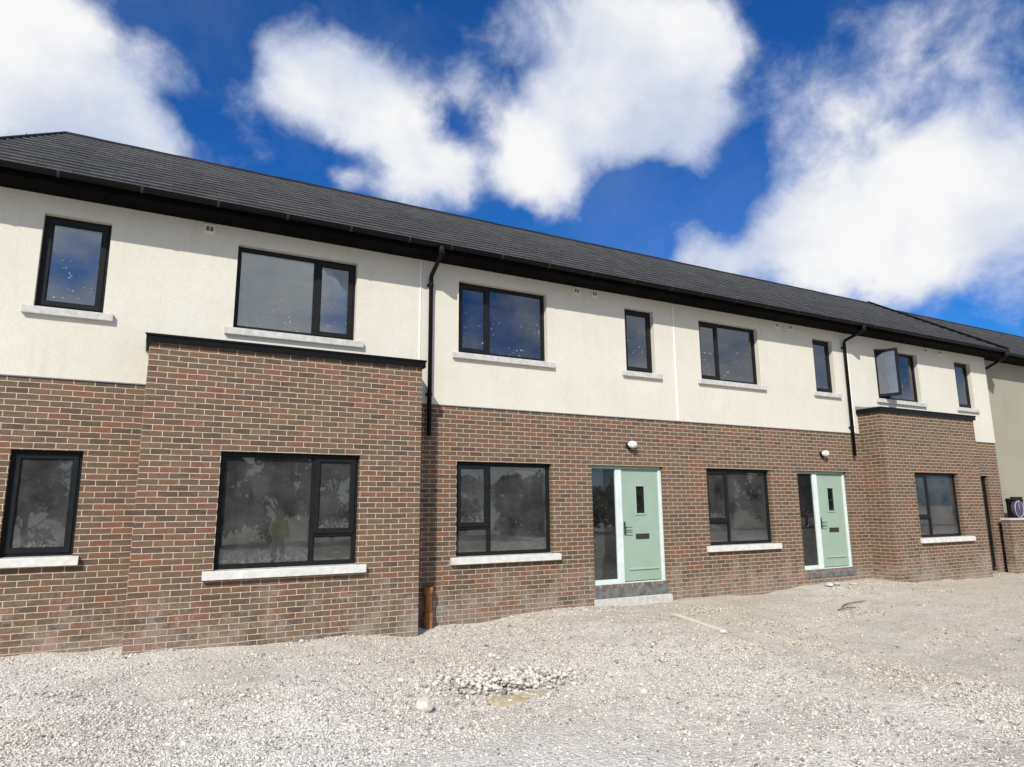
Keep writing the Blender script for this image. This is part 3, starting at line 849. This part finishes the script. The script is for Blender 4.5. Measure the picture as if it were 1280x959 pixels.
# ------------------------------------------------------------------ neighbouring house beyond the gap
nb = thing('neighbouring_house', 'taupe rendered house with a dark tiled roof, beyond the far end of the terrace', 'house', (0, 0, 0))
w = MB(); w.box(19.68, 31, .30, 7, -1.2, 5.66); w.build('render_wall', M['taupe'], nb)
roof(nb, 19.50, 31.2, dz=.06, dy=.28, seed=9); eaves(nb, 19.50, 31.2, .28, .06)
w = MB(); w.quad((19.68, .3, 5.66), (19.68, 7, 5.66), (19.68, 3.8, 8.1), (19.68, 3.78, 8.1)); w.build('gable', M['taupe'], nb, fix=False)

# low brick wall with a black crate and a purple reel on it
lw = thing('garden_wall', 'low brown brick wall with a pale capping, at the far end of the terrace', 'wall', (0, 0, 0))
w = MB(); w.box(18.62, 24, -.36, -.14, -1.2, .93); w.build('brickwork', M['brick'], lw)
w = MB(); w.box(18.60, 24.02, -.385, -.115, .932, .985); w.build('capping', M['concrete'], lw, bevel=.005)
rl = thing('cable_reel', 'small purple reel with a white rim standing on the low brick wall', 'reel', (19.24, -.27, .985))
def torus(cx, cy, cz, Rr, r, n=36, k=8):
    m = MB()
    for i in range(n):
        t = 2 * math.pi * i / n
        for j in range(k):
            q = 2 * math.pi * j / k; d = Rr + r * math.cos(q)
            m.v.append((cx + d * math.cos(t), cy + r * math.sin(q), cz + d * math.sin(t)))
    for i in range(n):
        for j in range(k):
            m.f.append((i * k + j, ((i + 1) % n) * k + j, ((i + 1) % n) * k + (j + 1) % k, i * k + (j + 1) % k)); m.mi.append(0)
    return m
d = MB(); d.tube([(19.24, -.32, 1.225), (19.24, -.22, 1.225)], .215, 32); d.build('drum', M['purple'], rl)
torus(19.24, -.325, 1.225, .22, .010).build('rim', M['lilac'], rl, True)
d = MB(); d.tube([(19.22, -.335, 1.225), (19.22, -.335, 1.44)], .008, 8); d.build('spoke', M['lilac'], rl)
cr = thing('plastic_crate', 'black plastic crate on the low brick wall behind the purple reel', 'crate', (19.3, -.165, .985))
d = MB(); d.box(18.98, 19.24, -.195, -.13, .988, 1.52); d.box(19.245, 19.75, -.2, -.125, .988, 1.56); d.build('crate_body', M['black'], cr, bevel=.01)
d = MB(); d.box(18.96, 19.77, -.205, -.12, 1.44, 1.47); d.build('crate_rim', M['soffit'], cr)

# ------------------------------------------------------------------ loose things on the ground
dp = thing('drain_pipe', 'short orange clay drain pipe with a collar standing out of the ground beside the bay', 'pipe', (1.955, -.13, gz1(1.955, -.13)))
d = MB(); d.tube([(1.955, -.13, -.62), (1.955, -.13, .08)], .062, 20, cap=False); d.tube([(1.955, -.13, .08), (1.955, -.13, -.3)], .052, 20, cap=False); d.build('pipe', M['clay'], dp, True)
d = MB(); d.tube([(1.955, -.13, .04), (1.955, -.13, .055), (1.955, -.13, .15), (1.955, -.13, .165)], [.066, .084, .084, .07], 20, cap=False); d.build('collar', M['clay'], dp, True)
d = MB(); d.tube([(1.955, -.13, -.24), (1.955, -.13, -.22), (1.955, -.13, -.55)], [.066, .08, .08], 20, cap=False); d.build('socket', M['clay'], dp, True)

def rock(name, x, y, sx, sy, sz, mat, label, cat, seed, group=None, sink=.25):
    r0 = random.Random(seed); bm = bmesh.new(); bmesh.ops.create_icosphere(bm, subdivisions=3, radius=1)
    fl = [(Vector((r0.gauss(0, 1), r0.gauss(0, 1), r0.gauss(0, 1))).normalized(), r0.uniform(.55, .9)) for _ in range(9)]
    for v in bm.verts:
        for nrm, dd in fl:
            k = v.co.dot(nrm) - dd
            if k > 0: v.co -= nrm * k
        v.co = Vector((v.co.x * sx, v.co.y * sy, v.co.z * sz))
    me = bpy.data.meshes.new(name); bm.to_mesh(me); bm.free(); me.materials.append(mat)
    o = bpy.data.objects.new(name, me); col.objects.link(o); o.location = (x, y, gz1(x, y) + sz * (1 - sink)); o.rotation_euler = (0, 0, r0.uniform(0, 6))
    tag(o, label, cat, group); return o
rock('boulder', .30, -4.30, .10, .085, .07, M['whitestone'], 'single white rounded stone lying on the gravel in front of the bay', 'stone', 5)
for i, (x, y, s) in enumerate(((10.95, -.42, .10), (11.3, -.35, .085), (11.65, -.5, .065))):
    rock('rubble', x, y, s * 1.3, s * .8, s * .5, M['concrete'],
         ('flat pale lump of broken concrete below the far green door, largest of three', 'pale lump of broken concrete below the far green door, middle of three', 'small pale lump of broken concrete right of the others below the far green door')[i],
         'rubble', 20 + i, 'broken concrete below the far door')
def lying(name, a, b, w, h, mat, label, cat, lift=.012):
    a = Vector((a[0], a[1], gz1(*a) + lift)); b = Vector((b[0], b[1], gz1(*b) + lift))
    d = (b - a); sd = d.cross(Vector((0, 0, 1))).normalized() * w / 2; u = Vector((0, 0, h))
    m = MB(); m.v = [tuple(q) for q in (a - sd, a + sd, b + sd, b - sd, a - sd + u, a + sd + u, b + sd + u, b - sd + u)]
    for q in ((0, 3, 2, 1), (4, 5, 6, 7), (0, 1, 5, 4), (1, 2, 6, 5), (2, 3, 7, 6), (3, 0, 4, 7)): m.f.append(q); m.mi.append(0)
    return tag(m.build(name, mat, None, bevel=.004), label, cat)
lying('timber_batten', (5.55, -1.65), (5.02, -3.26), .085, .035, M['wood'], 'long pale timber batten lying on the gravel right of the dark step', 'batten')
def twig(a, b, label):
    pts = []
    for k in range(6):
        t = k / 5; x, y = a[0] + (b[0] - a[0]) * t, a[1] + (b[1] - a[1]) * t
        pts.append((x, y + .04 * math.sin(t * 5), gz1(x, y) + .015 + .02 * math.sin(t * 3)))
    m = MB(); m.tube(pts, [.012, .012, .011, .010, .009, .006], 8)
    return tag(m.build('twig', M['twig'], None, True), label, 'stick', 'sticks on the gravel')
twig((8.75, -2.25), (9.25, -2.2), 'short dark stick on the gravel below the far green door')
twig((9.2, -2.0), (9.95, -1.9), 'longer dark stick on the gravel towards the far bay')

# ------------------------------------------------------------------ trees across the site (seen mirrored in the panes)
def tree_mesh(seed, h, w):
    r0 = random.Random(seed); tk = MB(); lv = MB()
    tk.tube([(0, 0, -.4), (.05, 0, h * .3), (0, .05, h * .7)], [.16, .12, .04], 8)
    cl = []
    for _ in range(16):
        t = r0.uniform(.12, 1); ang = r0.uniform(0, 6.28); rad = w * math.sqrt(max(0, 1 - (t - .4) ** 2 * 2.2)) * r0.uniform(.2, .75)
        c = Vector((rad * math.cos(ang), rad * math.sin(ang), h * t * .92)); cl.append((c, r0.uniform(.5, .95)))
        tk.tube([(0, 0, h * t * .45), tuple(c)], [.05, .015], 5)
    for c, s in cl:
        for _ in range(120):
            d = Vector((r0.gauss(0, 1), r0.gauss(0, 1), r0.gauss(0, .8))); d = d.normalized() * s * r0.uniform(.4, 1.05)
            p = c + d; q = .13 * r0.uniform(.7, 1.4)
            a = Vector((r0.gauss(0, 1), r0.gauss(0, 1), r0.gauss(0, 1))).normalized(); b = a.orthogonal().normalized()
            lv.quad(p - a * q - b * q * .6, p + a * q - b * q * .6, p + a * q + b * q * .6, p - a * q + b * q * .6)
    return tk, lv
protos = []
for i, (hh, ww) in enumerate(((5.6, 2.6), (4.8, 2.8), (3.6, 2.4))):
    tk, lv = tree_mesh(50 + i, hh, ww)
    a = tk.build('trunk', M['bark'], None, True); b = lv.build('crown', M['leaf'], None, fix=False)
    protos.append((a, b)); 
used = [False] * 3
k = 0
x = -24.0
while x < 62:
    i = 2 if 15 < x < 30 else (k % 2)
    t = thing('hedgerow_tree', 'dense green hedgerow tree across the site, seen only mirrored in the ground floor panes', 'tree', (x, -31 + random.uniform(-1.2, 1.2), -.45), 'hedgerow trees across the site')
    for src in protos[i]:
        o = src if not used[i] else src.copy()
        if used[i]: col.objects.link(o)
        o.parent = t
    used[i] = True
    t.rotation_euler = (0, 0, random.uniform(0, 6.28)); s = random.uniform(.9, 1.12); t.scale = (s, s, s)
    x += random.uniform(2.6, 3.4); k += 1

# ------------------------------------------------------------------ site worker beside the camera (mirrored in the bay pane)
def skin_body(name, joints, edges, mat, parent, levels=2):
    me = bpy.data.meshes.new(name); me.from_pydata([j[:3] for j in joints], edges, [])
    o = bpy.data.objects.new(name, me); col.objects.link(o)
    o.modifiers.new('skin', 'SKIN'); 
    for i, j in enumerate(joints):
        sv = me.skin_vertices[0].data[i]; sv.radius = (j[3], j[4] if len(j) > 4 else j[3]); sv.use_root = (i == 0)
    sm = o.modifiers.new('subsurf', 'SUBSURF'); sm.levels = levels; sm.render_levels = levels
    me.materials.append(mat); o.parent = parent; return o
px_, py_ = 1.42, -10.9
pz_ = gz1(px_, py_)
per = thing('person', 'site worker in a yellow hi-vis vest and dark trousers, seen mirrored in the bay window', 'person', (px_, py_, pz_))
J = [(0, 0, .95, .15, .11), (0, 0, 1.15, .14, .10), (0, 0, 1.36, .17, .11), (0, .01, 1.47, .07), (0, .02, 1.56, .058), (0, .03, 1.66, .085, .10), (0, .02, 1.76, .07, .08)]
E_ = [(0, 1), (1, 2), (2, 3), (3, 4), (4, 5), (5, 6)]
for sgn in (-1, 1):
    b = len(J); J += [(sgn * .17, 0, 1.41, .06), (sgn * .24, -.01, 1.14, .045), (sgn * .20, .16, .98, .036), (sgn * .17, .24, .98, .036, .022)]
    E_ += [(2, b), (b, b + 1), (b + 1, b + 2), (b + 2, b + 3)]
    for q, (ox, ln) in enumerate(((-.03, .075), (-.01, .09), (.01, .085), (.03, .065))):
        k = len(J); J += [(sgn * .17 + ox, .30, .975, .010), (sgn * .17 + ox, .30 + ln * .55, .955, .008)]; E_ += [(b + 3, k), (k, k + 1)]
    k = len(J); J += [(sgn * .125, .25, .995, .011), (sgn * .115, .30, 1.0, .009)]; E_ += [(b + 3, k), (k, k + 1)]
    b = len(J); J += [(sgn * .10, 0, .86, .095), (sgn * .11, .01, .49, .062), (sgn * .12, -.02, .10, .042), (sgn * .13, .12, .04, .045, .03)]
    E_ += [(0, b), (b, b + 1), (b + 1, b + 2), (b + 2, b + 3)]
skin_body('body', J, E_, M['skin'], per)
T = [(0, 0, .93, .165, .13), (0, 0, .98, .16, .125)]; TE = [(0, 1)]
for sgn in (-1, 1):
    b = len(T); T += [(sgn * .10, 0, .84, .11), (sgn * .11, .01, .49, .082), (sgn * .12, -.02, .09, .07)]; TE += [(0, b), (b, b + 1), (b + 1, b + 2)]
skin_body('trousers', T, TE, M['navy'], per)
V_ = [(0, 0, .92, .18, .14), (0, 0, 1.15, .17, .13), (0, 0, 1.36, .19, .135), (0, .005, 1.45, .085)]; VE = [(0, 1), (1, 2), (2, 3)]
for sgn in (-1, 1):
    b = len(V_); V_ += [(sgn * .18, 0, 1.41, .078), (sgn * .235, -.01, 1.17, .062), (sgn * .21, .13, 1.005, .05)]; VE += [(2, b), (b, b + 1), (b + 1, b + 2)]
skin_body('hi_vis_jacket', V_, VE, M['hivis'], per)
skin_body('hair', [(0, -.005, 1.70, .088, .09), (0, .0, 1.775, .075, .085)], [(0, 1)], M['hair'], per)
for sgn in (-1, 1):
    bt = MB(); bt.box(sgn * .13 - .045, sgn * .13 + .045, -.09, .17, 0, .09); bt.build('boot', M['black'], per, bevel=.03)
    per.children[-1].matrix_parent_inverse = Matrix.Identity(4)
fc = MB()
for sgn in (-1, 1): fc.box(sgn * .033 - .012, sgn * .033 + .012, .118, .128, 1.668, 1.68)
fc.build('eyes', M['hair'], per).matrix_parent_inverse = Matrix.Identity(4)
fc = MB(); fc.tube([(0, .115, 1.665), (0, .145, 1.635)], [.008, .014], 8); fc.build('nose', M['skin'], per, True).matrix_parent_inverse = Matrix.Identity(4)
fc = MB(); fc.box(-.022, .022, .105, .124, 1.598, 1.606); fc.build('mouth', M['clay'], per).matrix_parent_inverse = Matrix.Identity(4)

# ------------------------------------------------------------------ light and sky
sun_to = Vector((-.87, -1.0, 1.04)).normalized()
sd_ = bpy.data.lights.new('sun', 'SUN'); sd_.energy = 4.6; sd_.angle = R(.53); sd_.color = (1, .965, .90)
so_ = bpy.data.objects.new('sun', sd_); col.objects.link(so_)
so_.rotation_euler = (-sun_to).to_track_quat('-Z', 'Y').to_euler(); so_.location = (-10, -14, 20)
elev = math.asin(sun_to.z); azim = math.atan2(sun_to.x, sun_to.y)
wd = bpy.data.worlds.new('World'); scene.world = wd; wd.use_nodes = True
t = wd.node_tree; t.nodes.clear(); N = NT(t)
out = N.n('ShaderNodeOutputWorld'); bg = N.n('ShaderNodeBackground'); bg.inputs[1].default_value = .1
N.l(bg.outputs[0], out.inputs[0])
sk = N.n('ShaderNodeTexSky'); sk.sky_type = 'NISHITA'; sk.sun_disc = False; sk.sun_elevation = elev; sk.sun_rotation = azim
sk.air_density = 1.0; sk.dust_density = .6; sk.ozone_density = 2.5
tc = N.n('ShaderNodeTexCoord'); D = tc.outputs['Generated']
skc = N.mix(1.0, sk.outputs[0], (.14, .60, 1.22), 'MULTIPLY')
# cumulus banks at fixed places on the sky: (direction, angular radius, weight)
BL = [(50, 50, 120, 1.0), (95, 115, 100, 1.0), (10, 120, 110, 1.0), (150, 160, 62, .9), (20, 20, 100, .9), (195, 60, 60, .42), (180, 175, 45, .6),
      (350, 38, 46, .42), (405, 95, 82, 1.0), (460, 115, 80, .95), (500, 165, 66, .9), (545, 205, 62, .95), (572, 225, 45, .7), (500, 240, 52, .7), (372, 110, 42, .4), (520, 20, 55, .3), (640, 20, 50, .36),
      (560, 95, 60, .45), (610, 50, 70, .48), (600, 130, 50, .45),
      (780, 55, 125, 1.1), (725, 115, 105, 1.1), (665, 185, 70, 1.0), (690, 225, 60, .95), (815, 95, 105, 1.0), (860, 45, 80, .9), (875, 165, 58, .8), (645, 240, 38, .6), (770, 150, 70, .8),
      (1100, 95, 130, .34), (1210, 150, 130, .38), (1010, 175, 75, .36), (1260, 60, 110, .36), (1180, 30, 90, .30), (985, 130, 60, .28),
      (1060, 285, 105, 1.05), (1135, 265, 110, 1.1), (1210, 245, 115, 1.1), (1275, 240, 120, 1.1), (985, 310, 68, 1.0), (915, 330, 48, .9), (1160, 335, 80, .72), (865, 318, 40, .6), (1260, 320, 80, .40), (1270, 390, 50, .25),
      (430, 235, 26, .45), (235, 215, 20, .2)]
vm = N.n('ShaderNodeVectorMath', operation='NORMALIZE'); N.l(D, vm.inputs[0]); Dn = vm.outputs[0]
def warped(scale, amount, detail):
    wn = N.n('ShaderNodeTexNoise'); wn.inputs['Scale'].default_value = scale; wn.inputs['Detail'].default_value = detail; N.l(Dn, wn.inputs['Vector'])
    ws = N.n('ShaderNodeVectorMath', operation='SUBTRACT'); N.l(wn.outputs['Color'], ws.inputs[0]); ws.inputs[1].default_value = (.5, .5, .5)
    wk = N.n('ShaderNodeVectorMath', operation='SCALE'); N.l(ws.outputs[0], wk.inputs[0]); wk.inputs['Scale'].default_value = amount
    wa = N.n('ShaderNodeVectorMath', operation='ADD'); N.l(Dn, wa.inputs[0]); N.l(wk.outputs[0], wa.inputs[1])
    w2 = N.n('ShaderNodeVectorMath', operation='NORMALIZE'); N.l(wa.outputs[0], w2.inputs[0]); return w2.outputs[0]
Dw = warped(6, .09, 5)
inv = None                                                               # soft union of the banks
for u, v, r, wt in BL:
    d0 = sky_dir(u, v); ang = r / F_PX * (d0.dot(fw)) * 1.27
    dt = N.n('ShaderNodeVectorMath', operation='DOT_PRODUCT'); N.l(Dw, dt.inputs[0]); dt.inputs[1].default_value = d0
    mr = N.maprange(dt.outputs['Value'], math.cos(ang), 1.0, 0, 1)
    mr = N.math('MULTIPLY', mr, mr)
    mr = N.math('SUBTRACT', 1.0, N.math('MULTIPLY', mr, min(wt, 1.0) * .93))
    inv = mr if inv is None else N.math('MULTIPLY', inv, mr)
acc = N.math('SUBTRACT', 1.0, inv)
# elsewhere on the dome: broken cloud from noise alone
view = N.n('ShaderNodeVectorMath', operation='DOT_PRODUCT'); N.l(Dn, view.inputs[0]); view.inputs[1].default_value = sky_dir(640, 200)
away = N.maprange(view.outputs['Value'], .70, .45, 0, 1)
mpw = N.n('ShaderNodeMapping'); mpw.inputs['Scale'].default_value = (1, 1, 2.0); N.l(Dn, mpw.inputs[0])
big = N.maprange(N.noise(mpw.outputs[0], 2.4, 5, .55), .30, .62, .15, .9)
acc = N.math('ADD', acc, N.math('MULTIPLY', away, big))
fb = N.noise(Dw, 5.0, 10, .56)
mpz = N.n('ShaderNodeMapping'); mpz.inputs['Rotation'].default_value = (0, R(35), R(20)); mpz.inputs['Scale'].default_value = (1, 1, 1.15); N.l(Dn, mpz.inputs[0])
fb2 = N.noise(mpz.outputs[0], 14.0, 12, .60, .25)
nz = N.math('ADD', N.math('MULTIPLY', N.math('SUBTRACT', fb, .5), 1.1), N.math('MULTIPLY', N.math('SUBTRACT', fb2, .5), .95))
dens = N.math('ADD', acc, N.math('MULTIPLY', nz, N.maprange(acc, .55, .95, 1.0, .32)))
alpha = N.maprange(dens, .16, .88, 0, 1, True)
veil = N.math('MULTIPLY', N.maprange(N.noise(mpz.outputs[0], 2.6, 6, .6, .2), .46, .75, 0, .14), 1.0)
alpha = N.math('MAXIMUM', alpha, veil)
shn = N.math('ADD', N.math('MULTIPLY', N.noise(Dw, 4.2, 6, .5), .88), N.math('MULTIPLY', fb2, .12))
shade = N.maprange(N.math('ADD', N.math('MULTIPLY', dens, .55), N.math('MULTIPLY', N.math('SUBTRACT', shn, .5), 2.0)), .08, .74, 0, 1, True)
cc = N.mix(shade, (5.5, 6.2, 7.8), (9.3, 9.3, 9.3))
fin = N.mix(alpha, skc, cc)
N.l(fin, bg.inputs[0])

# ------------------------------------------------------------------ render settings
vs = scene.view_settings; vs.view_transform = 'Standard'; vs.look = 'None'; vs.exposure = .02; vs.gamma = 1; vs.use_curve_mapping = False
scene.render.engine = 'CYCLES'
scene.cycles.max_bounces = 8; scene.cycles.transparent_max_bounces = 16
scene.cycles.caustics_reflective = False; scene.cycles.caustics_refractive = False
